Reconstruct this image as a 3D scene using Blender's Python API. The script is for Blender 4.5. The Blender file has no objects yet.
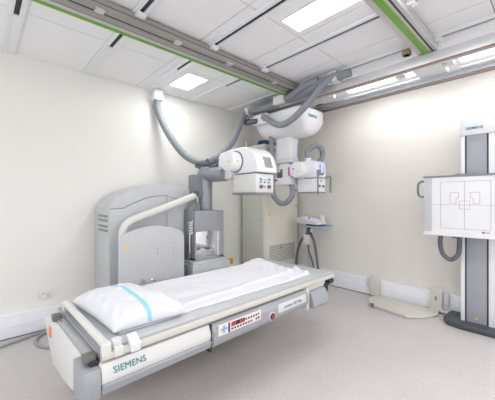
import bpy, bmesh, math, random
from mathutils import Vector, Matrix, noise
R=math.radians
sc=bpy.context.scene
COL=sc.collection
H=2.70
# ---------------------------------------------------------------- materials
MATS={}
def mat(name,col,rough=.5,metal=0.0,var=.02,nscale=8,bump=0,bscale=60,emis=None,estr=0,coat=0,spec=.5):
    m=bpy.data.materials.new(name);m.use_nodes=True
    nt=m.node_tree;b=nt.nodes['Principled BSDF']
    b.inputs['Roughness'].default_value=rough;b.inputs['Metallic'].default_value=metal
    b.inputs['Coat Weight'].default_value=coat;b.inputs['Specular IOR Level'].default_value=spec
    tc=nt.nodes.new('ShaderNodeTexCoord')
    n=nt.nodes.new('ShaderNodeTexNoise');n.inputs['Scale'].default_value=nscale;n.inputs['Detail'].default_value=4
    nt.links.new(tc.outputs['Object'],n.inputs['Vector'])
    r=nt.nodes.new('ShaderNodeValToRGB');r.color_ramp.elements[0].position=.3;r.color_ramp.elements[1].position=.7
    r.color_ramp.elements[0].color=tuple(max(0,c*(1-var)) for c in col)+(1,)
    r.color_ramp.elements[1].color=tuple(min(1,c*(1+var)) for c in col)+(1,)
    nt.links.new(n.outputs['Fac'],r.inputs['Fac']);nt.links.new(r.outputs['Color'],b.inputs['Base Color'])
    if bump:
        n2=nt.nodes.new('ShaderNodeTexNoise');n2.inputs['Scale'].default_value=bscale;n2.inputs['Detail'].default_value=5
        nt.links.new(tc.outputs['Object'],n2.inputs['Vector'])
        bp=nt.nodes.new('ShaderNodeBump');bp.inputs['Strength'].default_value=bump;bp.inputs['Distance'].default_value=.01
        nt.links.new(n2.outputs['Fac'],bp.inputs['Height']);nt.links.new(bp.outputs['Normal'],b.inputs['Normal'])
    if emis:
        b.inputs['Emission Color'].default_value=emis+(1,);b.inputs['Emission Strength'].default_value=estr
    MATS[name]=m;return m
def srgb(r,g,b):
    f=lambda c:(c/255/12.92 if c<=10 else ((c/255+.055)/1.055)**2.4)
    return (f(r),f(g),f(b))
mat('wall_paint_left',srgb(228,226,221),.75,bump=.08,bscale=120,var=.008,nscale=1.5)
mat('wall_paint_right',srgb(222,218,212),.75,bump=.08,bscale=120,var=.01,nscale=1.5)
mat('ceiling_tile',srgb(232,232,233),.85,bump=.15,bscale=220,var=.012)
mat('ceiling_gap',srgb(150,150,152),.8)
mat('strip_white',srgb(226,227,230),.4)
mat('slot_dark',srgb(40,42,44),.6)
mat('trunking',srgb(232,232,238),.4)
mat('gap_line',srgb(80,80,84),.7)
mat('rail_grey',srgb(188,186,184),.4,.15)
mat('rail_taupe',srgb(150,146,141),.45,.15)
mat('groove_dark',srgb(62,58,54),.6)
mat('green',srgb(104,160,38),.45)
mat('alu',srgb(200,202,206),.28,.75)
mat('beam_white',srgb(204,205,208),.3,.25)
mat('orange_strip',srgb(158,104,74),.5)
mat('brass',srgb(150,130,85),.4,.6)
mat('machine_grey',srgb(190,191,194),.5,bump=.04,bscale=200)
mat('machine_light',srgb(206,208,211),.45)
mat('machine_mid',srgb(152,154,159),.45)
mat('machine_dark',srgb(128,131,137),.5)
mat('disc_grey',srgb(190,190,193),.5)
mat('column_grey',srgb(150,152,158),.3,.35)
mat('cream',srgb(210,208,203),.45)
mat('beige',srgb(203,200,192),.5)
mat('plastic_white',srgb(226,226,229),.35,coat=.2)
mat('plastic_offwhite',srgb(212,211,210),.4)
mat('tabletop',srgb(184,186,190),.35)
mat('steel',srgb(170,170,172),.25,.9)
mat('mirror',srgb(225,228,232),.06,.95)
mat('hose',srgb(128,133,141),.5,bump=.1,bscale=90)
mat('hose_dark',srgb(92,96,103),.5)
mat('black',srgb(38,40,44),.5)
mat('dark_base',srgb(70,74,80),.5)
mat('gunmetal',srgb(112,110,106),.45,.3)
mat('linen',srgb(214,214,219),.85,bump=.12,bscale=260,var=.006)
mat('stripe_blue',srgb(140,200,214),.85)
mat('teal',srgb(0,128,128),.5)
mat('text_grey',srgb(110,112,118),.5)
mat('panel_ivory',srgb(226,216,204),.45)
mat('navy',srgb(62,52,120),.45)
mat('sky_blue',srgb(120,170,220),.45)
mat('red',srgb(190,30,40),.4)
mat('red_led',srgb(200,20,40),.4,emis=(1,.03,.08),estr=.5)
mat('orange',srgb(240,128,30),.45)
mat('yellow',srgb(236,200,30),.5)
mat('cabinet',srgb(214,211,202),.45,bump=.04,bscale=200)
mat('cabinet_edge',srgb(196,198,188),.5)
mat('vent',srgb(132,130,124),.6)
mat('blue',srgb(40,86,140),.5)
mat('tray_blue',srgb(140,166,196),.4)
mat('pink',srgb(214,90,180),.5)
mat('violet',srgb(120,60,160),.5)
mat('stripe_label',srgb(120,150,220),.5)
mat('display_blue',srgb(196,206,240),.3,emis=(.6,.68,1),estr=.25)
mat('board_white',srgb(228,228,230),.35)
mat('line_mauve',srgb(120,100,126),.5)
mat('column_panel',srgb(158,160,168),.4)
mat('grille',srgb(168,168,172),.6)
mat('lamp_diffuser',srgb(250,250,250),.5,emis=(1,.995,.98),estr=6)
# vinyl floor: fine speckle
def floor_mat():
    m=bpy.data.materials.new('vinyl_floor');m.use_nodes=True;nt=m.node_tree;b=nt.nodes['Principled BSDF']
    b.inputs['Roughness'].default_value=.38;b.inputs['Specular IOR Level'].default_value=.35
    tc=nt.nodes.new('ShaderNodeTexCoord')
    def N(s,d=3):
        n=nt.nodes.new('ShaderNodeTexNoise');n.inputs['Scale'].default_value=s;n.inputs['Detail'].default_value=d
        nt.links.new(tc.outputs['Object'],n.inputs['Vector']);return n
    def ramp(n,p0,c0,p1,c1):
        r=nt.nodes.new('ShaderNodeValToRGB');e=r.color_ramp.elements
        e[0].position=p0;e[0].color=c0+(1,);e[1].position=p1;e[1].color=c1+(1,)
        nt.links.new(n.outputs['Fac'],r.inputs['Fac']);return r
    a=ramp(N(1.3),.35,srgb(195,190,190),.65,srgb(201,196,196))
    s=ramp(N(140,2),.36,(.80,.79,.79),.5,(1,1,1))
    s2=ramp(N(38,4),.4,(.95,.95,.95),.6,(1.0,1.0,1.0))
    m1=nt.nodes.new('ShaderNodeMix');m1.data_type='RGBA';m1.blend_type='MULTIPLY';m1.inputs['Factor'].default_value=1
    nt.links.new(a.outputs['Color'],m1.inputs['A']);nt.links.new(s.outputs['Color'],m1.inputs['B'])
    m2=nt.nodes.new('ShaderNodeMix');m2.data_type='RGBA';m2.blend_type='MULTIPLY';m2.inputs['Factor'].default_value=1
    nt.links.new(m1.outputs['Result'],m2.inputs['A']);nt.links.new(s2.outputs['Color'],m2.inputs['B'])
    nt.links.new(m2.outputs['Result'],b.inputs['Base Color'])
    MATS['floor']=m
floor_mat()
# ---------------------------------------------------------------- mesh helpers
class MB:
    def __init__(s): s.bm=bmesh.new()
    def _bev(s,geom_verts,w,seg=2):
        ed=list({e for v in geom_verts for e in v.link_edges})
        ed=[e for e in ed if len(e.link_faces)==2 and e.calc_face_angle(0)>.6]
        if ed and w>0: bmesh.ops.bevel(s.bm,geom=ed,offset=w,segments=seg,affect='EDGES',profile=.6,clamp_overlap=True)
    def box(s,x,y,z,bev=.003,seg=2,M=None):
        x0,x1=sorted(x);y0,y1=sorted(y);z0,z1=sorted(z)
        r=bmesh.ops.create_cube(s.bm,size=1);vs=r['verts']
        for v in vs:
            v.co=Vector(((x0+x1)/2+v.co.x*(x1-x0),(y0+y1)/2+v.co.y*(y1-y0),(z0+z1)/2+v.co.z*(z1-z0)))
        if M: 
            for v in vs: v.co=M@v.co
        s._bev(vs,bev,seg);return s
    def prism(s,pts,axis,a,b,bev=.003,seg=2):
        """extrude a polygon. axis x: pts=(y,z); y: pts=(x,z); z: pts=(x,y)"""
        def P(p,t): return {'x':Vector((t,p[0],p[1])),'y':Vector((p[0],t,p[1])),'z':Vector((p[0],p[1],t))}[axis]
        A=[s.bm.verts.new(P(p,a)) for p in pts];B=[s.bm.verts.new(P(p,b)) for p in pts]
        n=len(pts);fs=[s.bm.faces.new(A),s.bm.faces.new(B[::-1])]
        for i in range(n): fs.append(s.bm.faces.new((A[i],B[i],B[(i+1)%n],A[(i+1)%n])))
        bmesh.ops.recalc_face_normals(s.bm,faces=fs)
        s._bev(A+B,bev,seg);return s
    def cyl(s,p0,p1,r0,r1=None,n=32,bev=0,cap=True):
        p0=Vector(p0);p1=Vector(p1);r1=r0 if r1 is None else r1
        d=(p1-p0);L=d.length;q=d.to_track_quat('Z','Y').to_matrix().to_4x4()
        M=Matrix.Translation((p0+p1)/2)@q
        r=bmesh.ops.create_cone(s.bm,cap_ends=cap,segments=n,radius1=r0,radius2=r1,depth=L,matrix=M)
        if bev: 
            ed=[e for v in r['verts'] for e in v.link_edges if any(len(f.verts)>4 for f in e.link_faces)]
            bmesh.ops.bevel(s.bm,geom=list(set(ed)),offset=bev,segments=2,affect='EDGES',profile=.6,clamp_overlap=True)
        return s
    def tube(s,pts,r,n=14,sub=8,smooth=True,flat=1.0):
        P=[Vector(p) for p in pts]
        if smooth and len(P)>2:
            Q=[];E=[2*P[0]-P[1]]+P+[2*P[-1]-P[-2]]
            for i in range(1,len(E)-2):
                for k in range(sub):
                    t=k/sub;a,b,c,d=E[i-1:i+3]
                    Q.append(.5*((2*b)+(c-a)*t+(2*a-5*b+4*c-d)*t*t+(3*b-a-3*c+d)*t**3))
            Q.append(P[-1]);P=Q
        rings=[];up=None
        for i,p in enumerate(P):
            d=(P[min(i+1,len(P)-1)]-P[max(i-1,0)]).normalized()
            if up is None: up=Vector((0,0,1)) if abs(d.z)<.9 else Vector((1,0,0))
            u=(up-d*up.dot(d)).normalized();w=d.cross(u);up=u
            rr=r[min(i,len(r)-1)] if isinstance(r,list) else r
            rings.append([s.bm.verts.new(p+rr*(math.cos(6.28318*k/n)*u+flat*math.sin(6.28318*k/n)*w)) for k in range(n)])
        fs=[]
        for a,b in zip(rings,rings[1:]):
            for k in range(n): fs.append(s.bm.faces.new((a[k],a[(k+1)%n],b[(k+1)%n],b[k])))
        fs.append(s.bm.faces.new(rings[0][::-1]));fs.append(s.bm.faces.new(rings[-1]))
        bmesh.ops.recalc_face_normals(s.bm,faces=fs);return s
    def sphere(s,c,r,n=16):
        bmesh.ops.create_uvsphere(s.bm,u_segments=n,v_segments=n//2,radius=r,matrix=Matrix.Translation(c));return s
    def split(s,name,m,parent=None,ang=35):
        seen=set();out=[]
        for v0 in list(s.bm.verts):
            if v0 in seen: continue
            st=[v0];comp=[];seen.add(v0)
            while st:
                v=st.pop();comp.append(v)
                for e in v.link_edges:
                    w=e.other_vert(v)
                    if w not in seen: seen.add(w);st.append(w)
            q=MB();mp={v:q.bm.verts.new(v.co) for v in comp}
            for f in {f for v in comp for f in v.link_faces}: q.bm.faces.new([mp[v] for v in f.verts])
            out.append(q.build(name,m,parent,ang))
        s.bm.free();return out
    def build(s,name,m,parent=None,ang=35,mats=None):
        me=bpy.data.meshes.new(name);o=bpy.data.objects.new(name,me)
        if parent is not None: off=world(parent)
        else:
            vs=[v.co for v in s.bm.verts]
            off=Vector(((min(v.x for v in vs)+max(v.x for v in vs))/2,(min(v.y for v in vs)+max(v.y for v in vs))/2,min(v.z for v in vs)))
            o.location=off
        for v in s.bm.verts: v.co-=off
        for e in s.bm.edges: e.smooth = not(len(e.link_faces)==2 and e.calc_face_angle(0)>R(ang))
        for f in s.bm.faces: f.smooth=True
        s.bm.to_mesh(me);s.bm.free()
        for k in (mats or [m]): me.materials.append(MATS[k])
        COL.objects.link(o)
        if parent is not None: o.parent=parent
        return o
def world(o):
    v=Vector(o.location)
    while o.parent is not None: o=o.parent;v+=Vector(o.location)
    return v
def tag(o,label,cat,group=None,kind=None):
    o['label']=label;o['category']=cat
    if group:o['group']=group
    if kind:o['kind']=kind
    return o
def struct(o,label=None):
    o['kind']='structure'
    if label:o['label']=label
    return o
def thing(name,loc,label,cat,group=None):
    o=bpy.data.objects.new(name,None);o.location=loc;o.empty_display_size=.1;COL.objects.link(o)
    return tag(o,label,cat,group)
def box(name,x,y,z,m,parent=None,bev=.003): return MB().box(x,y,z,bev).build(name,m,parent)
def text(name,s,size,m,parent,loc,xdir,ydir,depth=.0015,bold=.0,spacing=1.0):
    """lettering whose reading direction is xdir and up direction ydir"""
    cu=bpy.data.curves.new(name,'FONT');cu.body=s;cu.size=size;cu.extrude=depth;cu.offset=bold;cu.space_character=spacing
    cu.align_x='CENTER';cu.align_y='CENTER'
    t=bpy.data.objects.new(name,cu);COL.objects.link(t)
    me=bpy.data.meshes.new_from_object(t);bpy.data.objects.remove(t)
    X=Vector(xdir).normalized();Y=Vector(ydir).normalized();Z=X.cross(Y)
    M=Matrix((X,Y,Z)).transposed()
    off=Vector(loc)-world(parent)
    for v in me.vertices: v.co=M@v.co+off
    o=bpy.data.objects.new(name,me);me.materials.clear();me.materials.append(MATS[m]);COL.objects.link(o);o.parent=parent
    return o

# ================================================================ SETTING
X0,Y0=-5.6,-6.4
WL=.02   # inner face of left wall (y)
struct(box('floor',(X0,.02),(Y0,.02),(-.1,0),'floor',bev=0))
struct(box('wall_left',(X0-.1,.12),(.02,.14),(-.1,H+.15),'wall_paint_left',bev=0))
struct(box('wall_right',(.02,.14),(Y0,.02),(-.1,H+.15),'wall_paint_right',bev=0))
# lay-in tile ceiling
lights=[(-2.222,-2.005,-2.06,-3.20),(-2.255,-1.99,-.30,-.74),(-.64,-.36,-1.66,-2.52),(-.64,-.36,-2.86,-3.95),
        (-4.62,-4.34,-2.06,-3.20),(-2.245,-1.985,-4.5,-5.7),(-4.62,-4.34,-4.5,-5.7),(-.64,-.36,-4.6,-5.8)]  # this row: unseen panels, added as fill light from behind the camera
m=MB();m.box((X0,.02),(Y0,.02),(H+.03,H+.12),0)
xs=[-.15-.595*i for i in range(10)];xs=[.02]+xs
ys=[-.81-1.2*i for i in range(5)];ys=[.02]+ys+[Y0]
def hits(a,b,c,d):
    return any(a<l[1]+.03 and b>l[0]-.03 and c<max(l[2],l[3])+.03 and d>min(l[2],l[3])-.03 for l in lights)
mt=MB()
for i in range(len(xs)-1):
    for j in range(len(ys)-1):
        xa,xb=xs[i+1],xs[i];ya,yb=ys[j+1],ys[j]
        xa=max(xa,X0);g=.0035
        cells=[(xa+g,xb-g,ya+g,yb-g)]
        for l in lights:
            lx0,lx1=l[0]-.014,l[1]+.014;ly0,ly1=min(l[2],l[3])-.014,max(l[2],l[3])+.014
            new=[]
            for (a,b,c,d) in cells:
                if a<lx1 and b>lx0 and c<ly1 and d>ly0:
                    if a<lx0:new.append((a,lx0,c,d))
                    if b>lx1:new.append((lx1,b,c,d))
                    aa,bb=max(a,lx0),min(b,lx1)
                    if c<ly0:new.append((aa,bb,c,ly0))
                    if d>ly1:new.append((aa,bb,ly1,d))
                else:new.append((a,b,c,d))
            cells=new
        for (a,b,c,d) in cells: mt.box((a,b),(c,d),(H,H+.03),0)
for f in mt.bm.faces: f.material_index=1
me=bpy.data.meshes.new('t');mt.bm.to_mesh(me);mt.bm.free();m.bm.from_mesh(me)
struct(m.build('ceiling','ceiling_gap',mats=['ceiling_gap','ceiling_tile']))
bpy.data.meshes.remove(me)
# surface channels across the ceiling (slotted support profiles)
n=1
for cx in (-4.42,-3.75,-3.075,-2.40,-1.735,-1.065):
    m=MB()
    m.box((cx-.052,cx-.017),(Y0,.015),(H-.016,H+.002),.002);m.box((cx+.017,cx+.052),(Y0,.015),(H-.016,H+.002),.002)
    m.box((cx-.018,cx+.018),(-.75,.015),(H-.013,H+.002),.001)
    m.box((cx-.018,cx+.018),(Y0,-.751),(H-.004,H+.002),0)
    for f in m.bm.faces:
        c=f.calc_center_median();f.material_index=1 if abs(c.x-cx)<.0165 and c.y<-.7505 else 0
    struct(m.build('trim_%d'%n,'strip_white',mats=['strip_white','slot_dark']));n+=1
# wall / ceiling shadow trim
struct(MB().box((X0,.02),(.006,.02),(H-.012,H),.001).build('trim_%d'%n,'strip_white'));n+=1
struct(MB().box((.006,.02),(Y0,.006),(H-.012,H),.001).build('trim_%d'%n,'strip_white'));n+=1
# trunking skirting
def base(name,a,b,side):
    m=MB()
    if side=='L':
        m.box((a,b),(-.045,.02),(.006,.224),.006);m.box((a,b),(-.049,-.04),(.118,.124),.001)
    else:
        m.box((-.045,.02),(a,b),(.006,.224),.006);m.box((-.049,-.04),(a,b),(.118,.124),.001)
    return struct(m.build(name,'trunking'))
base('baseboard_left',X0,.02,'L');base('baseboard_right',Y0,-.045,'R')
m=MB();m.box((X0,-.04),(-.047,.0),(0,.008),0);struct(m.build('trim_%d'%n,'gap_line'));n+=1
m=MB();m.box((-.047,0),(Y0,-.04),(0,.008),0);struct(m.build('trim_%d'%n,'gap_line'));n+=1
# vinyl weld seam in floor
# ---------------------------------------------------------------- ceiling lights
LL=['rectangular ceiling light panel at the top centre, over the patient table','small square-looking ceiling light panel near the left wall above the cable box',
    'ceiling light panel glimpsed between the two beams nearer the corner','ceiling light panel glimpsed between the two beams at the right edge']
WATT=[18,9,6,6,26,30,30,30]
for i,(a,b,c,d) in enumerate(lights):
    lab=LL[i] if i<4 else 'unseen ceiling light panel added as fill behind the viewer'
    t=thing('ceiling_light',((a+b)/2,(c+d)/2,H-.004),lab,'ceiling light','added fill lights behind the viewer' if i>=4 else None)
    lo,hi=min(c,d),max(c,d)
    m=MB();e=.012
    m.box((a-e,b+e),(hi,hi+e),(H-.006,H+.03),.001);m.box((a-e,b+e),(lo-e,lo),(H-.006,H+.03),.001)
    m.box((a-e,a),(lo,hi),(H-.006,H+.03),.001);m.box((b,b+e),(lo,hi),(H-.006,H+.03),.001)
    m.build('frame','strip_white',t)
    box('diffuser',(a,b),(lo,hi),(H+.004,H+.012),'lamp_diffuser',t,0)
    l=bpy.data.lights.new('panel_lamp','AREA');l.shape='RECTANGLE';l.size=b-a;l.size_y=hi-lo;l.energy=WATT[i];l.color=(.985,.99,1)
    lo_=bpy.data.objects.new('panel_lamp',l);lo_.location=((a+b)/2,(c+d)/2,H-.008);COL.objects.link(lo_)

# ================================================================ CEILING RAILS
def rail(y0,y1,flip,label):
    # y0 = camera side (more negative), y1 = wall side
    xa,xb=-5.55,-.98
    t=thing('ceiling_rail',((xa+xb)/2,(y0+y1)/2,2.6),label,'ceiling rail')
    w=y1-y0
    m=MB()
    m.box((xa,xb),(y0,y0+w*.18),(2.603,2.64),.003);m.box((xa,xb),(y0+.004,y0+w*.18),(2.648,2.684),.003);m.box((xa,xb),(y0+w*.27,y0+w*.58),(2.60,2.66),.003)
    m.box((xa,xb),(y0+.008,y1-.006),(2.655,2.682),.002)
    m.build('rail_profile','rail_taupe' if not flip else 'rail_grey',t)
    m=MB();m.box((xa,xb),(y0+w*.17,y0+w*.28),(2.607,2.66),0);m.box((xa,xb),(y0+w*.57,y0+w*.65),(2.606,2.66),0);m.box((xa,xb),(y0+.007,y0+w*.2),(2.638,2.65),0)
    m.build('groove','groove_dark',t)
    MB().box((xa,xb),(y0+w*.64,y1-(.03 if not flip else .0)),(2.6,2.66),.004).build('edge_band','rail_grey',t)
    if not flip:
        box('green_strip',(xa,xb),(y1-.03,y1),(2.594,2.67),'green',t,.004)
    else:
        box('green_strip',(xa,xb),(y0+.058,y0+.104),(2.592,2.61),'green',t,.003)
    for cx in (-4.42,-3.75,-3.075,-2.40,-1.735,-1.065):
        m=MB();m.box((cx-.035,cx+.035),(y0-.045,y0+.01),(2.655,2.684),.004);m.cyl((cx,y0-.025,2.655),(cx,y0-.025,2.648),.012,n=12)
        m.build('bracket','strip_white',t)
    return t
r1=rail(-1.40,-1.195,False,'long grooved ceiling rail with a green edge running above the cable hoses')
r2=rail(-2.815,-2.665,True,'ceiling rail with a bright green strip at the upper right')
for px in (-3.35,-2.75,-2.2,-1.55):
    m=MB();m.box((px-.03,px+.03),(-1.405,-1.36),(2.592,2.605),.002);m.build('clip','alu',r1)
# bridge: two beams
YB0,YB1=-4.6,-.42
br=thing('ceiling_bridge',(-.77,-2.5,2.5),'pair of long grey beams with orange-brown lower edges crossing below the rails','ceiling bridge')
m=MB();m.prism([(-1.055,2.503),(-1.045,2.503),(-1.045,2.575),(-.99,2.575),(-.99,2.503),(-.96,2.503),(-.96,2.592),(-1.055,2.592)],'y',YB0,YB1,.002)
m.build('near_beam','beam_white',br)
box('edge_strip',(-1.058,-1.042),(YB0,YB1),(2.497,2.503),'orange_strip',br,.001)
m=MB();m.prism([(-.475,2.503),(-.485,2.503),(-.485,2.53),(-.53,2.53),(-.53,2.512),(-.56,2.512),(-.56,2.575),(-.53,2.575),(-.53,2.592),(-.475,2.592)],'y',YB0,YB1,.002)
m.box((-.60,-.56),(YB0,YB1),(2.535,2.55),.002)
m.build('far_beam','alu',br)
box('edge_strip',(-.492,-.472),(YB0,YB1),(2.497,2.503),'orange_strip',br,.001)
m=MB();m.box((-.985,-.565),(-2.80,-2.56),(2.545,2.59),.004);m.build('cross_plate','beam_white',br)
box('cross_plate',(-.985,-.565),(-.55,-.44),(2.52,2.59),'beam_white',br)
m=MB()
for yy in (-2.42,-2.84,-1.62):
    m.box((-.80,-.72),(yy-.04,yy+.04),(2.55,2.585),.006);m.cyl((-.80,yy,2.565),(-.84,yy,2.565),.018,n=12)
m.box((-.985,-.565),(-3.6,-3.5),(2.56,2.59),.003)
m.split('cable_fitting','plastic_offwhite',br)
m=MB()
for (xx,yy) in ((-1.03,-2.74),(-1.03,-1.3),(-.52,-2.74),(-.52,-1.3)):
    m.box((xx-.02,xx+.02),(yy-.05,yy+.05),(2.59,2.605),.003)
m.split('roller','gunmetal',br)
bm_=MB();bm_.box((-1.16,-1.10),(-2.63,-2.57),(2.60,2.64),.006);bm_.cyl((-1.13,-2.60,2.60),(-1.13,-2.60,2.62),.036,n=12);bm_.build('end_stop','brass' if 'brass' in MATS else 'gunmetal',br)

# ================================================================ CEILING TUBE CRANE
cr=thing('ceiling_xray_tube',(-.78,-.98,1.37),'white ceiling-suspended x-ray tube on a telescopic column under the bridge','x-ray tube')
# dome trolley, rounded underside: profile in y-z
import math as _m
def dome():
    m=MB();nx,ny=22,30;x0,x1,y0,y1=-1.05,-.50,-1.37,-.55;zt=2.468
    top=[];bot=[]
    for j in range(ny+1):
        v=-1+2*j/ny;rt,rb=[],[]
        for i in range(nx+1):
            u=-1+2*i/nx
            uu=math.copysign(abs(u)**.8,u);vv=math.copysign(abs(v)**.8,v)
            e=(abs(u)**8+abs(v)**8)**(1/8)
            k=1.0
            # rounded-square plan
            rr=(abs(u)**10+abs(v)**10)**.1
            mx=max(abs(u),abs(v)) or 1
            s=mx/rr if rr>0 else 1
            X=(x0+x1)/2+(x1-x0)/2*u*s;Y=(y0+y1)/2+(y1-y0)/2*v*s
            d=.14+.19*(max(0,1-abs(u)**2.8)**.8)*(max(0,1-abs(v)**7)**.5)
            rt.append(m.bm.verts.new((X,Y,zt)));rb.append(m.bm.verts.new((X,Y,zt-d)))
        top.append(rt);bot.append(rb)
    F=m.bm.faces.new
    for j in range(ny):
        for i in range(nx):
            F((top[j][i],top[j][i+1],top[j+1][i+1],top[j+1][i]));F((bot[j][i],bot[j+1][i],bot[j+1][i+1],bot[j][i+1]))
    for i in range(nx):
        F((top[0][i],bot[0][i],bot[0][i+1],top[0][i+1]));F((top[ny][i+1],bot[ny][i+1],bot[ny][i],top[ny][i]))
    for j in range(ny):
        F((top[j+1][0],bot[j+1][0],bot[j][0],top[j][0]));F((top[j][nx],bot[j][nx],bot[j+1][nx],top[j+1][nx]))
    bmesh.ops.recalc_face_normals(m.bm,faces=m.bm.faces)
    return m
tr=dome().build('trolley_cover','plastic_white',cr,ang=50)
text('lettering','SIEMENS',.052,'teal',tr,(-.80,-1.3715,2.375),(1,0,0),(0,0,1),.001,.0005)
m=MB();m.box((-1.03,-.52),(-1.33,-.57),(2.468,2.505),.004);m.build('carriage','machine_dark',cr)
m=MB();m.box((-1.13,-1.045),(-.86,-.60),(2.33,2.47),.012,3);m.build('hose_socket','plastic_white',cr)
m=MB();m.prism([(-.875,-1.075),(-.705,-1.075),(-.705,-.80),(-.875,-.80)],'z',1.86,2.20,.02,4)
cl=m.build('telescopic_column','plastic_white',cr)
box('blue_stripe',(-.735,-.722),(-1.0765,-1.074),(1.90,2.07),'stripe_label',cl,0)
m=MB()
for k in range(6): m.box((-.8765,-.874),(-1.00+k*.03,-.998+k*.03),(1.9,2.13),0)
m.build('groove','machine_light',cl)
MB().prism([(-.885,-1.085),(-.695,-1.085),(-.695,-.79),(-.885,-.79)],'z',1.80,1.862,.02,4).build('collar','plastic_offwhite',cr)
m=MB();m.prism([(-1.02,1.80),(-.87,1.80),(-.84,1.75),(-.84,1.62),(-.83,1.60),(-1.06,1.60),(-1.06,1.76)],'x',-.86,-.72,.008)
cm=m.build('carrier_arm','plastic_white',cr)
box('pink_strip',(-.8625,-.859),(-1.05,-1.015),(1.625,1.74),'pink',cm,0)
m=MB();m.box((-.90,-.72),(-1.08,-.78),(1.505,1.60),.012,3);cb=m.build('carrier_base','plastic_white',cr)
box('violet_label',(-.902,-.899),(-.86,-.80),(1.56,1.58),'violet',cb,0)
m=MB();m.cyl((-.86,-.90,1.61),(-.86,-.90,1.72),.018,n=12);m.box((-.885,-.86),(-.90,-.84),(1.6,1.68),.004);m.build('latch','hose_dark',cr)
# joint to tube head
m=MB();m.cyl((-.74,-1.05,1.68),(-.72,-1.22,1.68),.06,n=24);m.build('swivel_joint','hose_dark',cr)
# tube head: hood with flat front, rounded rear corner
m=MB();m.prism([(-1.43,1.585),(-1.43,1.70),(-1.42,1.775),(-1.38,1.805),(-1.28,1.812),(-1.17,1.795),(-1.12,1.74),(-1.11,1.66),(-1.13,1.60),(-1.2,1.585)],'x',-.80,-.585,.012,3)
hd=m.build('tube_hood','plastic_white',cr)
m=MB();m.box((-.755,-.62),(-1.434,-1.428),(1.60,1.775),.002);dp=m.build('display','display_blue',hd)
m=MB()
for k in range(5): m.box((-.74,-.735+.02),(-1.437,-1.433),(1.62+k*.028,1.638+k*.028),.001)
for k in range(4): m.box((-.65,-.64),(-1.437,-1.433),(1.63+k*.03,1.645+k*.03),.001)
m.split('button','navy',dp)
m=MB();m.cyl((-.80,-1.20,1.69),(-.93,-1.20,1.69),.105,n=40,bev=.012);m.cyl((-.79,-1.20,1.69),(-.815,-1.20,1.69),.115,n=40);
tc=m.build('tube_end','plastic_white',cr)
for (yy,zz) in ((-1.235,1.665),(-1.16,1.70)):
    MB().cyl((-.929,yy,zz),(-.934,yy,zz),.011,n=12).build('screw','yellow' if zz<1.68 else 'gunmetal',tc)
MB().cyl((-.74,-1.26,1.812),(-.74,-1.26,1.85),.04,n=20).build('hose_nozzle','plastic_white',cr)
m=MB();m.box((-.795,-.60),(-1.41,-1.15),(1.57,1.59),.003);m.build('neck','machine_dark',cr)
m=MB();m.box((-.81,-.595),(-1.43,-1.145),(1.40,1.572),.008);co=m.build('collimator','plastic_white',cr)
for xx in (-.745,-.655): MB().cyl((xx,-1.43,1.475),(xx,-1.448,1.475),.016,n=16).build('knob','gunmetal',co)
box('teal_label',(-.72,-.67),(-1.4325,-1.4295),(1.535,1.548),'teal',co,0)
box('red_edge' if 0 else 'base_plate',(-.815,-.59),(-1.435,-1.14),(1.385,1.40),'machine_dark',co,.002)
m=MB();m.tube([(-.72,-1.46,1.62),(-.76,-1.50,1.63),(-.83,-1.485,1.62),(-.845,-1.48,1.59),(-.845,-1.48,1.39),(-.80,-1.46,1.38)],.011,10);m.build('handle','machine_dark',cr)
m=MB();m.tube([(-.83,-1.14,1.66),(-.83,-1.06,1.60),(-.83,-1.06,1.47),(-.82,-1.13,1.42)],.011,10);m.build('handle','machine_dark',cr)
m=MB();m.tube([(-.60,-1.42,1.59),(-.53,-1.44,1.61),(-.485,-1.44,1.60),(-.48,-1.44,1.56),(-.485,-1.44,1.39)],.013,10);m.build('handle','machine_dark',cr)
MB().box((-.80,-.74),(-1.46,-1.43),(1.61,1.68),.01).build('handle_mount','machine_dark',cr)
# hoses of the crane
(MB().tube([(-.74,-1.26,1.84),(-.74,-1.25,1.93),(-.68,-1.27,2.0),(-.60,-1.30,2.03),(-.53,-1.32,2.0),(-.505,-1.33,1.93),(-.53,-1.33,1.85),(-.60,-1.32,1.79)],.036,16).build('cable_hose','hose',cr))
(MB().tube([(-.92,-.78,2.22),(-.93,-.775,2.0),(-.93,-.78,1.6),(-.925,-.80,1.38),(-.90,-.88,1.27),(-.88,-.98,1.25),(-.85,-1.07,1.34),(-.83,-1.07,1.45),(-.82,-1.04,1.51)],.037,16).build('cable_hose','hose',cr))

# hose clips and hoses along the near beam
HP=[(-1.90,-.62,1.76),(-1.72,-.64,1.86),(-1.48,-.60,2.10),(-1.28,-.52,2.38),(-1.17,-.50,2.52),(-1.13,-.60,2.545),(-1.13,-.84,2.535),(-1.13,-1.10,2.545),(-1.13,-1.25,2.548),(-1.15,-1.42,2.55),(-1.17,-1.62,2.575),(-1.18,-1.78,2.60),(-1.14,-1.95,2.615),(-1.13,-2.06,2.62)]
tag(MB().tube(HP,.045,16).build('cable_hose','hose'),'long grey hose rising from the table tower and clipped along the near beam','hose')
tag(MB().tube([(-1.14,-1.17,2.545),(-1.21,-1.38,2.556),(-1.225,-1.56,2.60),(-1.20,-1.72,2.625)],.040,14).build('cable_hose','hose_dark' if 0 else 'hose'),'short bulging grey hose beside the clipped hose just under the green-edged rail','hose')
tag(MB().tube([(-1.12,-.83,2.395),(-1.19,-.87,2.395),(-1.21,-.97,2.335),(-1.21,-1.10,2.25),(-1.21,-1.24,2.225),(-1.21,-1.40,2.275),(-1.21,-1.60,2.405),(-1.21,-1.75,2.53),(-1.19,-1.86,2.60),(-1.15,-1.95,2.635)],.038,16).build('cable_hose','hose'),'grey hose drooping from the dome trolley and rising to the clip on the beam','hose')
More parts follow.
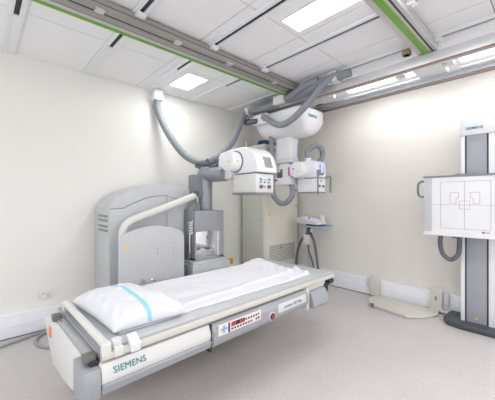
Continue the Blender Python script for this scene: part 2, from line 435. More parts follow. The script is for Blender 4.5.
tag(MB().tube([(-1.12,-.68,2.39),(-1.18,-.63,2.375),(-1.19,-.56,2.37),(-1.17,-.50,2.40),(-1.10,-.49,2.43)],.035,14).build('cable_hose','hose_dark'),'short stubby grey hose curling behind the left end of the dome trolley','hose')
for (yy,zz,w,lab) in ((-.53,2.545,.03,'cream hose clip at the left end of the beam'),(-1.13,2.56,.09,'cream hose clamp block midway along the clipped hose'),(-1.88,2.62,.05,'cream hose clip at the right end where two hoses meet')):
    m=MB();m.box((-1.20,-1.06),(yy-w,yy+w),(zz-.055,zz+.05),.012,3);m.box((-1.15,-1.06),(yy-w*.6,yy+w*.6),(zz-.02,zz+.07),.006)
    tag(m.build('hose_clip','cream'),lab,'hose clip')
# junction box + hose on left wall
m=MB();m.box((-2.345,-2.225),(-.10,.02),(2.56,2.692),.006);jb=tag(m.build('junction_box','plastic_white'),'white square cable box high on the left wall under the ceiling','junction box')
tag(MB().tube([(-2.285,-.045,2.565),(-2.28,-.05,2.45),(-2.24,-.10,2.28),(-2.17,-.20,2.07),(-2.08,-.34,1.87),(-1.99,-.46,1.775),(-1.94,-.54,1.745)],.043,16).build('cable_hose','hose'),'grey hose sagging from the wall cable box down to the table tower','hose')

# ================================================================ X-RAY TABLE (one machine)
xt=thing('xray_table',(-2.5,-1.0,0),'large grey and white fluoroscopy table with rear gantry, tower and control strip','x-ray table')
# rear gantry housing
def arch(x0,x1,zl,zr,pts): return [(x0,.04)]+pts+[(x1,.04)]
G=[(-3.0,1.228),(-2.965,1.285),(-2.93,1.318),(-2.86,1.362),(-2.786,1.398),(-2.70,1.428),(-2.61,1.449),(-2.53,1.462),(-2.44,1.469),(-2.32,1.464),(-2.20,1.449),(-2.09,1.424),(-1.99,1.39),(-1.965,1.37)]
m=MB();m.prism([(-3.0,.0)]+G+[(-1.965,.0)],'y',-.47,-.02,.008);gh=m.build('gantry_housing','machine_grey',xt,ang=25)
m=MB()
for k,z0 in enumerate((1.13,1.085,1.025,.98)): m.box((-3.006,-2.99),(-.43,-.14),(z0-.011,z0+.011),.004)
m.build('vent_slot','machine_dark',gh)
# front cover with stepped top edge, and dark seam behind it
P1=[(-2.995,.1),(-2.995,1.20),(-2.86,1.205),(-2.76,1.255),(-2.62,1.31),(-2.50,1.335),(-2.38,1.34),(-2.38,.1)]
P2=[(-2.372,.1),(-2.372,1.34),(-2.31,1.315),(-2.22,1.30),(-2.10,1.285),(-1.97,1.27),(-1.97,.1)]
m=MB();m.prism(P1,'y',-.482,-.472,.002);m.build('front_cover','machine_grey',xt)
m=MB();m.prism(P2,'y',-.482,-.472,.002);m.build('front_cover','machine_grey',xt)
m=MB();m.prism([(x-(.004 if x<-2.6 else 0),z+.009) for x,z in P1[1:7]]+[(x,z+.009) for x,z in P2[2:6]]+[(x,z) for x,z in P2[5:1:-1]]+[(x,z-.002) for x,z in P1[6:0:-1]],'y',-.4745,-.470,0);m.build('seam','machine_dark',xt)
# carriage between gantry and plate
m=MB();m.box((-2.9,-2.36),(-.72,-.47),(.12,.9),.02);m.box((-2.9,-1.75),(-.95,-.47),(.10,.40),.02);m.build('carriage','machine_dark',xt)
m=MB();m.prism([(-2.16,.42),(-2.16,1.18),(-2.10,1.26),(-2.0,1.26),(-2.0,.42)],'y',-.60,-.49,.006);m.build('rear_cover','machine_dark',xt)
# tilt plate: arched top
arc=[(-3.0,.93)]+[(-3.0+.69*t,.93+.105*math.sin(math.pi*(t*.96+.02))**.75) for t in [i/24 for i in range(1,24)]]+[(-2.31,.90)]
m=MB();m.prism([(-3.0,.28)]+arc+[(-2.31,.28)],'y',-.75,-.72,.006);tp=m.build('tilt_plate','disc_grey',xt,ang=25)
m=MB()
tri=lambda m,cx,cz,s,y:m.prism([(cx-s,cz-s*.8),(cx+s,cz-s*.8),(cx,cz+s)],'y',y-.002,y,0)
tri(m,-2.93,.855,.022,-.75);m.build('warning_label','yellow',tp)
m=MB()
for (x,z) in ((-2.62,.80),(-2.62,.76),(-2.44,.79),(-2.44,.75)): m.cyl((x,-.75,z),(x,-.753,z),.006,n=8)
m.split('screw','machine_dark',tp)
# curved cream guide arm in front of the gantry
m=MB();m.tube([(-2.92,-.63,.80),(-2.925,-.63,.93),(-2.91,-.63,1.02),(-2.86,-.63,1.075),(-2.77,-.63,1.115),(-2.56,-.63,1.185),(-2.32,-.63,1.265),(-2.10,-.63,1.345)],.040,16,flat=1.0)
m.build('guide_arm','cream',xt)
m=MB();m.cyl((-2.09,-.60,1.37),(-2.09,-.66,1.37),.035,n=16);m.build('arm_pivot','hose_dark',xt)
# tower box with a mirrored niche
tx0,tx1,ty0,ty1=-2.14,-1.725,-.70,-.50
m=MB();m.box((tx0,tx1),(ty0,ty1),(.925,1.17),.006);m.box((tx0,tx1),(ty0,ty1),(.575,.625),.004)
m.box((tx0,tx0+.014),(ty0,ty1),(.60,.94),.002);m.box((tx1-.075,tx1),(ty0,ty1),(.60,.94),.004);m.box((tx0,tx1),(ty1-.02,ty1),(.58,1.16),.002)
tw=m.build('tower_box','machine_mid',xt)
box('window_edge',(tx1-.082,tx1-.07),(ty0+.002,ty1),(.62,.93),'plastic_white',tw,.001)
box('mirror_panel',(tx0+.014,tx1-.08),(ty0+.03,ty0+.036),(.625,.925),'mirror',tw,.001)
m=MB();m.prism([(-2.20,-.75),(-1.665,-.75),(-1.665,-.49),(-2.20,-.49)],'z',.36,.555,.008);m.prism([(-2.185,-.735),(-1.68,-.735),(-1.68,-.49),(-2.185,-.49)],'z',.55,.59,.014);m.build('tower_base','machine_grey',xt)
# coil spring on side of tower
pts=[(-2.175+.024*math.cos(a*.7854),-.66+.024*math.sin(a*.7854),.90+.0038*a) for a in range(0,41)]
m=MB();m.tube(pts,.0065,6,sub=2);m.tube([(-2.175,-.66,.90),(-2.20,-.68,.88),(-2.20,-.68,.70)],.006,6);m.build('coiled_cable','plastic_white',xt)
# column, rear bracket, arm
m=MB();m.cyl((-1.90,-.56,1.165),(-1.90,-.56,1.70),.083,n=40,bev=.01);m.build('column','column_grey',xt)
m=MB();m.box((-2.07,-1.965),(-.60,-.44),(1.33,1.60),.008);m.box((-1.97,-1.93),(-.6,-.5),(1.4,1.55),.004);m.build('column_bracket','machine_dark',xt)
m=MB();m.cyl((-1.90,-.50,1.60),(-1.86,-.90,1.60),.088,n=40,bev=.008);m.build('tube_arm','column_grey',xt)
m=MB();m.tube([(-2.02,-.52,1.725),(-1.96,-.56,1.70),(-1.90,-.60,1.695),(-1.84,-.70,1.71),(-1.80,-.76,1.76)],.032,12);m.tube([(-2.03,-.55,1.74),(-1.94,-.60,1.73),(-1.84,-.64,1.75),(-1.78,-.70,1.79)],.028,12);m.tube([(-1.98,-.5,1.72),(-1.90,-.56,1.76),(-1.80,-.62,1.79)],.03,12);m.split('bundled_cable','hose_dark',xt)
# over-table tube head
hp=[(-.80,1.60),(-.775,1.70),(-.785,1.80),(-.82,1.845),(-1.0,1.865),(-1.18,1.870),(-1.26,1.862),(-1.33,1.83),(-1.385,1.775),(-1.42,1.71),(-1.44,1.64),(-1.445,1.585),(-1.02,1.585),(-1.0,1.54),(-.86,1.53),(-.82,1.56)]
m=MB();m.prism(hp,'x',-1.87,-1.57,.016,3);hood=m.build('tube_hood','plastic_white',xt,ang=40)
m=MB();m.cyl((-1.865,-1.10,1.715),(-1.879,-1.10,1.715),.122,n=48);m.build('recess_ring','machine_dark',hood)
m=MB();m.cyl((-1.75,-1.10,1.715),(-2.0,-1.10,1.715),.108,n=48,bev=.014);te=m.build('tube_end','plastic_white',xt)
m=MB();m.cyl((-1.999,-1.135,1.705),(-2.004,-1.135,1.705),.011,n=12);m.cyl((-1.94,-1.208,1.715),(-1.94,-1.213,1.715),.010,n=12);m.split('screw','yellow',te)
# grille on sloping front of hood
Mg=Matrix.Translation((-1.705,-1.424,1.70))@Matrix.Rotation(R(-21),4,'X')
m=MB();m.box((-.055,.055),(-.006,.006),(-.062,.055),.002,M=Mg)
for k in range(9): m.box((-.05+.012*k,-.046+.012*k),(-.010,.0),(-.058,.05),0,M=Mg)
m.build('grille','grille',hood)
m=MB();m.box((-1.85,-1.60),(-1.40,-1.10),(1.565,1.60),.003);m.build('neck','gunmetal',xt)
m=MB();m.box((-1.87,-1.60),(-1.415,-1.06),(1.375,1.572),.008);c2=m.build('collimator','plastic_offwhite',xt)
box('base_plate',(-1.878,-1.592),(-1.422,-1.05),(1.352,1.375),'machine_dark',c2,.002)
for xx in (-1.80,-1.68): MB().cyl((xx,-1.415,1.435),(xx,-1.435,1.435),.02,n=16).build('knob','gunmetal',c2)
MB().cyl((-1.74,-1.415,1.435),(-1.74,-1.42,1.435),.010,n=12).build('knob','gunmetal',c2)
m=MB();m.box((-1.82,-1.65),(-1.4175,-1.4145),(1.508,1.514),0)
for xx in (-1.815,-1.80,-1.785,-1.69,-1.67,-1.655): m.box((xx-.004,xx+.004),(-1.4175,-1.4145),(1.50,1.53),0)
m.build('scale_marking','stripe_label',c2)
m=MB()
for xx in (-1.80,-1.74,-1.68): m.box((xx-.012,xx+.012),(-1.4175,-1.4145),(1.475,1.49),0)
m.build('label','navy',c2)
# ---- table body
body=[(-2.05,.572),(-2.135,.560),(-2.150,.50),(-2.135,.432),(-2.0,.375),(-1.80,.315),(-1.45,.262),(-1.30,.262),(-1.10,.36),(-1.10,.50),(-1.3,.565)]
m=MB();m.prism(body,'x',-3.565,-1.95,.006);m.build('table_body','beige',xt)
m=MB();m.prism([(-1.95,.552),(-1.38,.555),(-1.07,.47),(-1.35,.262),(-1.64,.28),(-1.92,.325),(-2.0,.40),(-2.0,.54)],'x',-3.60,-3.564,.008);ep=m.build('end_panel','plastic_offwhite',xt)
m=MB()
Mo=Matrix.Translation((-3.602,-1.29,.445))
m.box((-.003,.003),(-.028,.028),(-.032,.032),.002,M=Mo);m.build('orange_tag','orange',ep)
m=MB();m.prism([(-1.98,.555),(-2.15,.55),(-2.165,.49),(-2.155,.42),(-2.08,.405),(-1.98,.37)],'x',-3.635,-3.565,.008);m.build('end_cap','machine_mid',xt)
m=MB();m.box((-3.60,-3.56),(-2.12,-2.0),(.555,.575),.002);m.build('gap_filler','black',xt)
m=MB();m.prism([(-2.10,.562),(-2.142,.560),(-2.160,.505),(-2.154,.474),(-2.10,.474)],'x',-3.562,-2.962,.004);fp=m.build('front_panel','plastic_offwhite',xt)
Xn=(1,0,0);Yn=Vector((0,.311,.95)).normalized()
text('lettering','SIEMENS',.0405,'teal',fp,(-3.436,-2.1568,.522),(1,0,0),Yn,.001,0,1.04)
m=MB();m.prism([(-2.10,.474),(-2.156,.474),(-2.166,.468),(-2.152,.428),(-2.10,.415)],'x',-3.562,-2.962,.003);m.build('lower_trim','machine_mid',xt)
# control module
m=MB();m.prism([(-2.06,.565),(-2.145,.560),(-2.178,.525),(-2.180,.455),(-2.150,.420),(-2.02,.40),(-2.0,.42)],'x',-2.952,-1.985,.012,3);cmod=m.build('control_module','machine_mid',xt)
box('module_gap',(-2.965,-2.950),(-2.15,-2.0),(.40,.56),'black',xt,0)
yf=-2.1795;xdir=(1,0,0);ydir=(0,.02,1)
DX,DZ=-.06,.028
pn=MB().box((-2.865+DX,-2.500+DX),(yf-.004,yf+.004),(.462+DZ,.535+DZ-.008),.002).build('control_panel','panel_ivory',xt)
yb=yf-.005
m=MB();m.box((-2.850+DX,-2.800+DX),(yb-.0005,yb+.001),(.490+DZ,.504+DZ),0);m.box((-2.832+DX,-2.818+DX),(yb-.0006,yb+.001),(.474+DZ,.520+DZ),0);m.build('arrow_pad','sky_blue',pn)
m=MB();m.box((-2.792+DX,-2.778+DX),(yb-.001,yb+.001),(.467+DZ,.524+DZ),0)
for i in range(11):
    xx=-2.766+i*.0235+DX
    if i>4 and i!=10: m.box((xx,xx+.014),(yb-.001,yb+.001),(.500+DZ,.513+DZ),.001)
    if i!=8: m.box((xx,xx+.014),(yb-.001,yb+.001),(.474+DZ,.486+DZ),.001)
for (dx,dz) in ((.0,.012),(0,-.012)): m.box((-2.527+DX+dx-.006,-2.527+DX+dx+.006),(yb-.001,yb+.001),(.497+DZ+dz-.005,.497+DZ+dz+.005),0)
m.split('button','navy',pn)
box('display',(-2.766+DX,-2.655+DX),(yb-.001,yb+.001),(.495+DZ,.520+DZ),'black',pn,0)
m=MB()
for xx in (-2.758,-2.742,-2.695,-2.679): m.box((xx+DX,xx+.010+DX),(yb-.0022,yb),(.499+DZ,.516+DZ),0)
m.split('digit','red_led',pn)
m=MB();m.cyl((-2.445,yf+.01,.478),(-2.445,yf-.006,.478),.030,n=32,bev=.003);es=m.build('stop_switch','machine_light',xt)
MB().cyl((-2.445,yf-.005,.478),(-2.445,yf-.010,.478),.023,n=24).build('bezel','black',es)
MB().cyl((-2.445,yf-.008,.478),(-2.445,yf-.014,.478),.014,n=24,bev=.003).build('button','red',es)
np_=MB().box((-2.375,-2.03),(yf-.003,yf+.004),(.478,.542),.003).build('name_plate','machine_light',xt)
text('lettering','Luminos dRF Max',.030,'text_grey',np_,(-2.20,yf-.0035,.508),(1,0,0),(0,0,1),.0006,.0003)
# right end: upright, grey handle box
m=MB();m.box((-1.975,-1.935),(-2.15,-1.5),(.385,.57),.004);m.build('end_upright','beige',xt)
m=MB();m.box((-1.935,-1.64),(-2.12,-1.5),(.47,.57),.004);m.build('end_cover','cream',xt)
m=MB();m.prism([(-2.0,.52),(-2.13,.525),(-2.155,.505),(-2.19,.41),(-2.17,.385),(-2.0,.39)],'x',-1.915,-1.68,.008,3);m.build('end_box','machine_mid',xt)
m=MB();m.cyl((-1.60,-2.11,.545),(-1.52,-2.11,.545),.032,n=20,bev=.004);m.box((-1.66,-1.60),(-2.13,-2.06),(.46,.54),.006);m.build('end_roller','black',xt)
# tabletop, rails
m=MB();m.box((-3.505,-1.50),(-2.115,-1.30),(.585,.618),.006);m.build('tabletop','tabletop',xt)
m=MB();m.box((-3.56,-1.52),(-2.148,-2.120),(.575,.606),.004);m.box((-3.56,-1.52),(-2.152,-2.146),(.582,.600),.002);m.build('side_rail','beige',xt)
m=MB();m.box((-3.47,-1.52),(-1.298,-1.262),(.575,.612),.004);m.build('side_rail','beige',xt)
m=MB();m.box((-3.40,-1.56),(-2.10,-1.30),(.562,.587),.003);m.build('undertray','machine_dark',xt)
m=MB();m.box((-3.2,-1.72),(-1.19,-.80),(.36,.47),.01);m.build('rear_deck','machine_light',xt)
m=MB();m.box((-2.6,-1.9),(-1.25,-.75),(.28,.46),.02);m.build('carrier','machine_dark',xt)
# head end bar
m=MB();m.tube([(-3.535,-1.40,.640),(-3.540,-2.125,.640)],.019,18,smooth=False);m.build('head_bar','cream',xt)
m=MB();m.box((-3.560,-3.518),(-2.15,-2.12),(.580,.650),.006);m.box((-3.556,-3.514),(-1.42,-1.385),(.585,.650),.006);m.split('bar_mount','cream',xt)
m=MB();m.box((-3.60,-3.562),(-2.06,-1.42),(.565,.583),.002);sr=m.build('scale_rail','alu',xt)
m=MB();m.box((-3.56,-3.50),(-2.10,-1.30),(.575,.596),.002);m.build('rail_slot','machine_mid',xt)
m=MB()
m.box((-3.622,-3.572),(-2.112,-2.062),(.568,.602),.006);m.build('rail_stop','gunmetal',xt)
m=MB();m.box((-3.622,-3.572),(-1.48,-1.43),(.564,.606),.010,3);m.build('rail_stop','gunmetal',xt)
# items clipped on the table
m=MB();m.cyl((-3.487,-2.12,.612),(-3.487,-2.12,.648),.024,n=24,bev=.005);m.box((-3.508,-3.466),(-2.160,-2.10),(.578,.620),.005);m.build('clamp_knob','plastic_offwhite',xt)
m=MB();m.prism([(-2.162,.575),(-2.12,.60),(-2.10,.640),(-2.108,.646),(-2.168,.615)],'x',-3.435,-3.388,.003);tg=m.build('clip_tag','plastic_white',xt)
m=MB();m.cyl((-2.98,-1.28,.61),(-2.98,-1.28,.66),.014,n=12);m.box((-3.01,-2.94),(-1.300,-1.262),(.610,.635),.006);m.tube([(-2.95,-1.28,.64),(-2.90,-1.29,.65),(-2.87,-1.28,.625)],.009,8);m.build('rail_clamp','steel',xt)

# ================================================================ LINEN
def sheet():
    m=MB();nx,ny=170,80;x0,x1,y0,y1=-3.44,-1.715,-2.03,-1.325
    V=[]
    for j in range(ny+1):
        row=[]
        for i in range(nx+1):
            u=i/nx;v=j/ny
            x=x0+(x1-x0)*u;y=y0+(y1-y0)*v
            x+=.05*noise.noise((y*3,5.2,0))*(u>.5)*(u-.5)*2
            y+=(.018*noise.noise((x*3,1.7,0))+ .012*noise.noise((x*9,7.7,0)))*(1-v)*1.2
            y+=.012*noise.noise((x*4,9.7,0))*v
            z=.624+.013*abs(noise.noise((x*1.6,y*5,3)))+.006*abs(noise.noise((x*14,y*6,8)))+.004*noise.noise((x*5,y*12,1))
            # bunched ridge at foot end
            e=max(0,(x+2.15)/.49)
            z+=e*(.045*abs(noise.noise((x*9-y*6,y*5+x*2,4)))+.012)*(1 if e<.93 else max(0,(1-e)/.07))
            z+=.035*math.exp(-((x+1.80)/.09)**2-((y+1.46)/.12)**2)
            z+=.010*math.exp(-((y+1.93-.10*(x+3)*.5)/.018)**2)*(x>-3.2)*min(1,(x+3.2)*3)
            ed=min(u,v,1-v,1-u*.999)
            if min(v,1-v)*ny<2 or min(u,1-u)*nx<2: z=.6195+.004*min(v*ny,(1-v)*ny,u*nx,(1-u)*nx,2)
            row.append(m.bm.verts.new((x,y,z)))
        V.append(row)
    for j in range(ny):
        for i in range(nx): m.bm.faces.new((V[j][i],V[j][i+1],V[j+1][i+1],V[j+1][i]))
    return m
sh=sheet().build('bed_sheet','linen',ang=80);md=sh.modifiers.new('thickness','SOLIDIFY');md.thickness=.003;md.offset=1
tag(sh,'crumpled white sheet spread along the top of the x-ray table','sheet')
def pillow():
    m=MB();n=90
    A=R(0);
    c=[Vector((-3.475,-2.05,0)),Vector((-3.075,-2.07,0)),Vector((-3.12,-1.385,0)),Vector((-3.51,-1.42,0))]
    T,B=[],[]
    for j in range(n+1):
        rt,rb=[],[]
        for i in range(n+1):
            u=i/n;v=j/n;a=2*u-1;b=2*v-1
            # pinched sides, full corners
            a2=a*(1-.05*(1-b*b));b2=b*(1-.03*(1-a*a))
            uu=(a2+1)/2;vv=(b2+1)/2
            p=(c[0]*(1-uu)+c[1]*uu)*(1-vv)+(c[3]*(1-uu)+c[2]*uu)*vv
            k=max(0,1-abs(a)**2.6)**.48*max(0,1-abs(b)**3.2)**.48
            h=.120*k
            w=.020*noise.noise((p.x*7,p.y*5,2))+.020*abs(noise.noise((p.x*16,p.y*7,5)))*(1-k)*2+.006*noise.noise((p.x*25,p.y*18,9))
            h+=w*min(1,k*3)
            # diagonal creases near the right corner
            h+=.020*math.sin((p.x*1.4+p.y)*50)*math.exp(-((a-.8)**2+(b+.75)**2)/.12)*k
            h+=.008*math.sin((p.x*2-p.y)*48)*math.exp(-((a+.8)**2+(b+.75)**2)/.15)*k
            base=.632
            edge=.012*noise.noise((p.x*6,p.y*6,0))
            rt.append(m.bm.verts.new((p.x,p.y,base+.016*(1-k)+h+edge*(1-k)*.6)))
            rb.append(rt[-1] if i in(0,n) or j in(0,n) else m.bm.verts.new((p.x,p.y,base-.006*k+.01*(1-k))))
        T.append(rt);B.append(rb)
    for j in range(n):
        for i in range(n):
            f=m.bm.faces.new((T[j][i],T[j][i+1],T[j+1][i+1],T[j+1][i]))
            f.material_index=1 if .44<=(i+.5)/n-.03*math.sin(j*.045)<.505 else 0
            m.bm.faces.new((B[j][i],B[j+1][i],B[j+1][i+1],B[j][i+1]))
    return m
pl=tag(pillow().build('pillow','linen',mats=['linen','stripe_blue'],ang=80),'white pillow with a pale blue stripe at the near end of the table','pillow')

# ================================================================ WALL ITEMS LEFT
so=thing('power_outlet',(-3.466,.02,.30),'white twin power socket on the left wall above the skirting','power outlet')
box('cover_plate',(-3.525,-3.408),(.008,.02),(.30,.372),'plastic_white',so,.003)
m=MB()
for xx in (-3.50,-3.435):
    for (dx,dz,w,h) in ((-.008,.0,.003,.012),(.008,.0,.003,.012),(0,-.014,.012,.003)): m.box((xx+dx-w/2,xx+dx+w/2),(.0065,.009),(.336+dz-h/2,.336+dz+h/2),0)
m.build('socket_slot','hose_dark',so)
box('switch_rocker',(-3.482,-3.472),(.004,.009),(.345,.362),'orange',so,.001)
box('switch_rocker',(-3.458,-3.448),(.004,.009),(.345,.362),'plastic_offwhite',so,.001)
st=tag(box('wall_sticker',(-1.065,-.96),(.016,.02),(.275,.375),'yellow',bev=.001),'yellow square notice sticker low on the left wall between tower and cabinet','sticker')
m=MB()
for k in range(4): m.box((-1.05,-.975-.02*(k%2)),(.0145,.0165),(.292+k*.02,.298+k*.02),0)
m.build('print_line','gap_line',st)
tag(MB().tube([(-4.35,-.32,.014),(-3.95,-.24,.014),(-3.70,-.17,.014),(-3.50,-.115,.014),(-3.2,-.09,.014),(-2.95,-.085,.014)],.013,10).build('power_cable','machine_mid'),'thin grey cable running along the floor beside the left skirting','cable')
tag(MB().tube([(-3.28,-.12,.013),(-3.42,-.13,.013),(-3.53,-.19,.013),(-3.575,-.32,.013),(-3.545,-.45,.013),(-3.47,-.52,.013),(-3.30,-.56,.013),(-3.1,-.62,.013),(-3.02,-.68,.013)],.013,10).build('power_cable','machine_mid'),'thin grey cable curled in a loop on the floor behind the table end','cable')

# ================================================================ CABINET
ca=thing('control_cabinet',(-.44,-.33,0),'tall pale grey-green steel cabinet with louvre vent in the room corner','cabinet')
cx0,cx1,cy0,cy1=-.85,-.055,-.56,-.08
box('cabinet_body',(cx0,cx1),(cy0,cy1),(.05,2.13),'cabinet',ca,.006)
box('plinth',(cx0+.02,cx1-.02),(cy0+.03,cy1),(0,.05),'machine_dark',ca)
sp=MB().box((cx0-.006,cx0+.002),(cy0+.03,cy1-.02),(.14,2.09),.003).build('side_panel','cabinet_edge',ca)
m=MB()
for yy in (cy0+.06,cy1-.05):
    for zz in (.2,1.0,1.15,2.03): m.cyl((cx0-.004,yy,zz),(cx0-.009,yy,zz),.008,n=10)
m.split('screw','gap_line',sp)
dr=MB().box((cx0+.02,cx1-.03),(cy0-.014,cy0+.004),(.30,2.10),.004).build('cabinet_door','cabinet',ca)
m=MB();m.box((cx0+.10,cx1-.09),(cy0-.017,cy0-.012),(.335,.60),.002)
vn=m.build('vent','vent',dr)
m=MB()
for k in range(11): m.box((cx0+.105,cx1-.095),(cy0-.022,cy0-.015),(.342+k*.0235,.353+k*.0235),.002)
m.build('louvre','cabinet',vn)
text('lettering','SIEMENS',.06,'teal',dr,(cx0+.17,cy0-.0155,2.05),(1,0,0),(0,0,1),.0012,.001)
m=MB();tri(m,cx0+.10,1.085,.028,cy0-.014);m.build('warning_label','yellow',dr)
m=MB();m.cyl((cx1-.06,cy0-.014,1.2),(cx1-.06,cy0-.022,1.2),.012,n=12);m.box((cx0+.35,cx0+.37),(cy0-.022,cy0-.014),(.53,.60),.002);m.build('lock','gap_line',dr)
bl=thing('cable_bundle',(-.6,-.4,2.13),'dark blue coiled cable lying on top of the corner cabinet','cable')
m=MB()
for k in range(3): m.tube([(-.80+.03*k+.15*(1-math.cos(a*.6)),-.42+.10*math.sin(a*.6)+.02*k,2.155+.022*k) for a in range(11)],.022,10,sub=4)
m.split('coil','blue',bl)
box('connector',(-.62,-.50),(-.50,-.42),(2.132,2.17),'dark_base',bl,.005)
tag(MB().cyl((-.80,-.12,2.13),(-.80,-.12,2.22),.016,n=12).build('cable_gland','cream'),'small cream upright gland on the back of the corner cabinet top','cable gland')

# ================================================================ CONSOLE STAND
cs=thing('console_stand',(-.22,-.93,0),'slim stand with a white sloping console, blue tray and dark cables beside the cabinet','console stand')
m=MB();m.prism([(-.76,.935),(-.76,1.03),(-.80,1.03),(-1.13,.972),(-1.15,.93)],'x',-.355,-.10,.008);con=m.build('console','cream',cs)
m=MB();m.box((-.34,-.12),(-.14,.14),(-.004,.005),.003,M=Matrix.Translation((0,-.945,1.006))@Matrix.Rotation(R(10),4,'X'));m.build('keypad','display_blue',con)
m=MB();m.box((-.17,-.12),(-1.12,-1.07),(.97,1.06),.01);m.build('cup_holder','plastic_white',con)
MB().cyl((-.28,-.95,1.0),(-.28,-.95,1.035),.012,n=12).build('button','red',con)
m=MB();m.tube([(-.36,-.86,.90),(-.38,-1.16,.90),(-.32,-1.24,.90),(-.12,-1.24,.905),(-.08,-1.18,.905),(-.08,-.90,.905)],.012,8);m.box((-.37,-.09),(-1.22,-.88),(.885,.895),.003);m.build('tray','tray_blue',cs)
m=MB();m.cyl((-.22,-.93,.03),(-.22,-.93,.94),.03,n=16);m.build('pole','alu',cs)
m=MB();m.box((-.27,-.17),(-.98,-.88),(.905,.94),.006);m.build('joint','black',cs)
m=MB();m.prism([(-.36,-1.08),(-.06,-1.08),(-.06,-.78),(-.36,-.78)],'z',0,.035,.01);m.build('base','dark_base',cs)
m=MB();m.box((-.315,-.285),(-.975,-.865),(.62,.77),.014,3);m.build('cable_holder','cream',cs)
m=MB()
m.tube([(-.24,-.90,.90),(-.26,-.90,.78),(-.27,-.80,.66),(-.27,-.72,.45),(-.26,-.70,.15),(-.2,-.75,.02)],.021,10)
m.tube([(-.25,-.95,.80),(-.27,-1.03,.68),(-.27,-1.07,.50),(-.26,-1.10,.25),(-.2,-1.08,.03)],.018,10)
m.tube([(-.26,-.93,.75),(-.28,-.94,.55),(-.28,-1.0,.40),(-.25,-1.03,.2),(-.2,-1.02,.03)],.013,10)
m.tube([(-.24,-.95,.90),(-.25,-.93,.82),(-.26,-.93,.75)],.018,10)
m.split('cable','hose_dark',cs)

# ================================================================ FOOTREST ON RIGHT WALL
fr=thing('step_board',(-.3,-2.2,0),'beige U-shaped metal foot board lying against the right wall skirting','foot board')
pl_=[(-.095,-1.86),(-.29,-1.885),(-.42,-1.935),(-.47,-2.02),(-.53,-2.40),(-.42,-2.52),(-.22,-2.62),(-.095,-2.60)]
m=MB();m.prism(pl_,'z',.004,.034,.006);b_=m.build('floor_plate','beige',fr)
m=MB()
for k in range(4): m.cyl((-.27-.02*k*0,-2.12-.04*k,.033),(-.27,-2.12-.04*k,.036),.005,n=8)
m.split('screw','gap_line',b_)
m=MB();m.box((-.105,-.075),(-1.92,-1.80),(.02,.285),.008);m.build('upright_plate','beige',fr)
m=MB();m.box((-.105,-.075),(-2.63,-2.51),(.02,.285),.008);u_=m.build('upright_plate','beige',fr)
m=MB();m.prism([(-2.585,.165),(-2.555,.165),(-2.57,.19)],'x',-.1065,-.1045,0);m.box((-.1065,-.1045),(-2.58,-2.56),(.145,.16),0);m.build('label','text_grey',u_)
for yy in (-1.775,-2.665):
    m=MB();m.box((-.075,-.046),(yy-.028,yy+.028),(.09 if yy<-2 else .12,.24),.004);m.box((-.09,-.07),(yy-.018,yy-.006),(.08,.23),.002);m.build('wall_bracket','machine_light',fr)
MB().cyl((-.465,-1.995,.0),(-.465,-1.995,.045),.02,n=12,bev=.004).build('rubber_foot','gunmetal',fr)
m=MB();m.box((-.12,-.07),(-2.70,-2.62),(.02,.05),.004);m.build('hinge','cream',fr)

# ================================================================ WALL STAND (BUCKY)
bs=thing('wall_bucky_stand',(-.2,-2.97,0),'tall white vertical x-ray detector stand with a white target board at the right','x-ray stand')
m=MB();m.box((-.297,-.03),(-2.875,-2.84),(.05,1.953),.006);m.box((-.297,-.03),(-3.12,-3.065),(.05,1.953),.006);m.box((-.26,-.03),(-3.08,-2.86),(.05,1.953),.003);m.build('column','plastic_white',bs)
m=MB();m.box((-.302,-.03),(-3.122,-2.838),(1.955,2.13),.010);cp=m.build('column_cap','plastic_white',bs)
text('lettering','SIEMENS',.038,'teal',cp,(-.3035,-2.955,2.022),(0,-1,0),(0,0,1),.001,.0004)
m=MB();m.box((-.285,-.262),(-3.052,-2.888),(.05,1.957),.003);cpn=m.build('column_panel','column_panel',bs)
m=MB();m.box((-.275,-.258),(-2.890,-2.872),(.05,1.957),0);m.box((-.275,-.258),(-3.068,-3.050),(.05,1.957),0);m.build('slot','black',bs)
m=MB();m.prism([(-2.985,.09),(-2.955,.09),(-2.97,.115)],'x',-.2865,-.2845,0);m.build('warning_label','yellow',cpn)
m=MB();m.prism([(-.04,-2.70),(-.30,-2.69),(-.40,-2.74),(-.43,-2.86),(-.43,-3.3),(-.04,-3.3)],'z',0,.055,.018,3);m.build('base','dark_base',bs)
# board
by0,by1,bz0,bz1=-3.26,-2.565,.965,1.53;bx=-.50
m=MB();m.box((bx,bx+.13),(by0,by1),(bz0,bz1),.010,3);bd=m.build('detector_board','board_white',bs)
box('side_trim',(bx-.006,bx+.132),(by1-.07,by1+.004),(bz0+.005,bz1-.005),'machine_grey',bd,.004)
box('side_trim',(bx-.006,bx+.132),(by0-.004,by0+.07),(bz0+.005,bz1-.005),'machine_grey',bd,.004)
m=MB();m.prism([(by0-.01,bz1-.004),(by1+.01,bz1-.004),(by1+.01,bz1+.014),(-2.80,bz1+.014),(-2.85,bz1+.024),(-3.0,bz1+.024),(-3.05,bz1+.014),(by0-.01,bz1+.014)],'x',bx-.01,bx+.14,.004);m.build('top_trim','machine_dark',bd)
box('lower_ledge',(bx-.035,bx+.13),(by0,by1+.002),(bz0-.03,bz0+.004),'plastic_white',bd,.006)
m=MB();xl=bx-.0012
def hl(ya,yb,z,w=.0022): m.box((xl,bx+.001),(ya,yb),(z-w/2,z+w/2),0)
def vl(y,za,zb,w=.0022): m.box((xl,bx+.001),(y-w/2,y+w/2),(za,zb),0)
hl(-2.713,-3.109,1.477);hl(-2.713,-3.109,1.012);vl(-2.713,1.012,1.477);vl(-3.109,1.012,1.477)
vl(-2.91,1.012,1.477);hl(-2.64,-3.185,1.248)
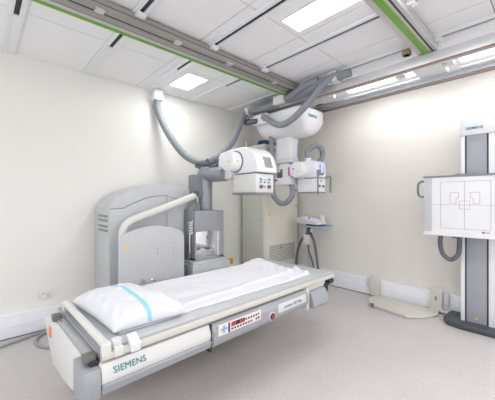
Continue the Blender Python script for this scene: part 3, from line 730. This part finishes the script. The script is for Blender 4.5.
hl(-2.868,-2.952,1.288);hl(-2.868,-2.952,1.207);vl(-2.868,1.207,1.288);vl(-2.952,1.207,1.288)
for s in (1,-1):
    f=lambda d:-2.91+s*d
    hl(f(.118),f(.048),1.370);vl(f(.118),1.262,1.370);vl(f(.048),1.312,1.370);hl(f(.048),f(.068),1.312);vl(f(.068),1.262,1.312);hl(f(.118),f(.068),1.262)
m.build('target_line','line_mauve',bd)
m=MB();m.box((xl,bx+.001),(-3.065,-3.043),(.983,.997),0);m.build('red_mark','red',bd)
m=MB()
for k in range(5): m.box((xl,bx+.001),(-3.075-k*.007,-3.070-k*.007),(.985,.993),0)
m.build('label_print','text_grey',bd)
box('board_carriage',(-.37,-.30),(-3.06,-2.88),(1.05,1.45),'machine_mid',bs,.006)
m=MB();m.tube([(-.44,by1-.01,1.49),(-.44,-2.52,1.495),(-.44,-2.49,1.47),(-.44,-2.485,1.42),(-.44,-2.49,1.355),(-.44,-2.52,1.33),(-.44,by1-.01,1.335)],.012,10,sub=5);m.build('side_handle','machine_dark',bs)
m=MB();m.tube([(-.40,-2.69,.96),(-.40,-2.685,.83),(-.40,-2.71,.73),(-.39,-2.775,.682),(-.38,-2.835,.74),(-.37,-2.845,.85),(-.37,-2.84,.95)],.022,12);m.build('cable_loop','hose_dark',bs)
m=MB();m.cyl((-.38,-2.80,.94),(-.38,-2.80,.91),.02,n=12);m.build('cable_gland','hose_dark',bs)

# the tilting table top stands turned by about a degree
PV=Vector((-3.56,-2.14,0));A=R(1.2)
TOP='table_body end_panel end_cap gap_filler front_panel lower_trim control_module module_gap control_panel stop_switch name_plate end_upright end_cover end_box end_roller tabletop side_rail undertray rear_deck head_bar bar_mount scale_rail rail_slot rail_stop clamp_knob clip_tag rail_clamp'.split()
for o in [c for c in COL.objects if c.parent is xt and c.name.split('.')[0] in TOP]+[sh,pl]:
    q=PV-world(o.parent) if o.parent else PV
    d=Matrix.Rotation(A,3,'Z')@(Vector(o.location)-q);o.location=q+d;o.rotation_euler=(0,0,A)
# ================================================================ WORLD / CAMERA
w=bpy.data.worlds.new('world');sc.world=w;w.use_nodes=True
w.node_tree.nodes['Background'].inputs[0].default_value=(.97,.985,1,1);w.node_tree.nodes['Background'].inputs[1].default_value=1.9
cam=bpy.data.cameras.new('camera');co_=bpy.data.objects.new('camera',cam);COL.objects.link(co_)
cam.sensor_width=36;cam.lens=291/495*36;cam.shift_y=(199.6-200)/495;cam.clip_start=.05
co_.location=(-3.97,-3.54,1.3);co_.rotation_euler=(R(90),0,R(47-90))
sc.camera=co_
sc.cycles.max_bounces=16;sc.cycles.diffuse_bounces=10
vs=sc.view_settings
sc.display_settings.display_device='sRGB'
vs.view_transform='Standard';vs.look='None';vs.exposure=-.32;vs.gamma=1;vs.use_curve_mapping=False
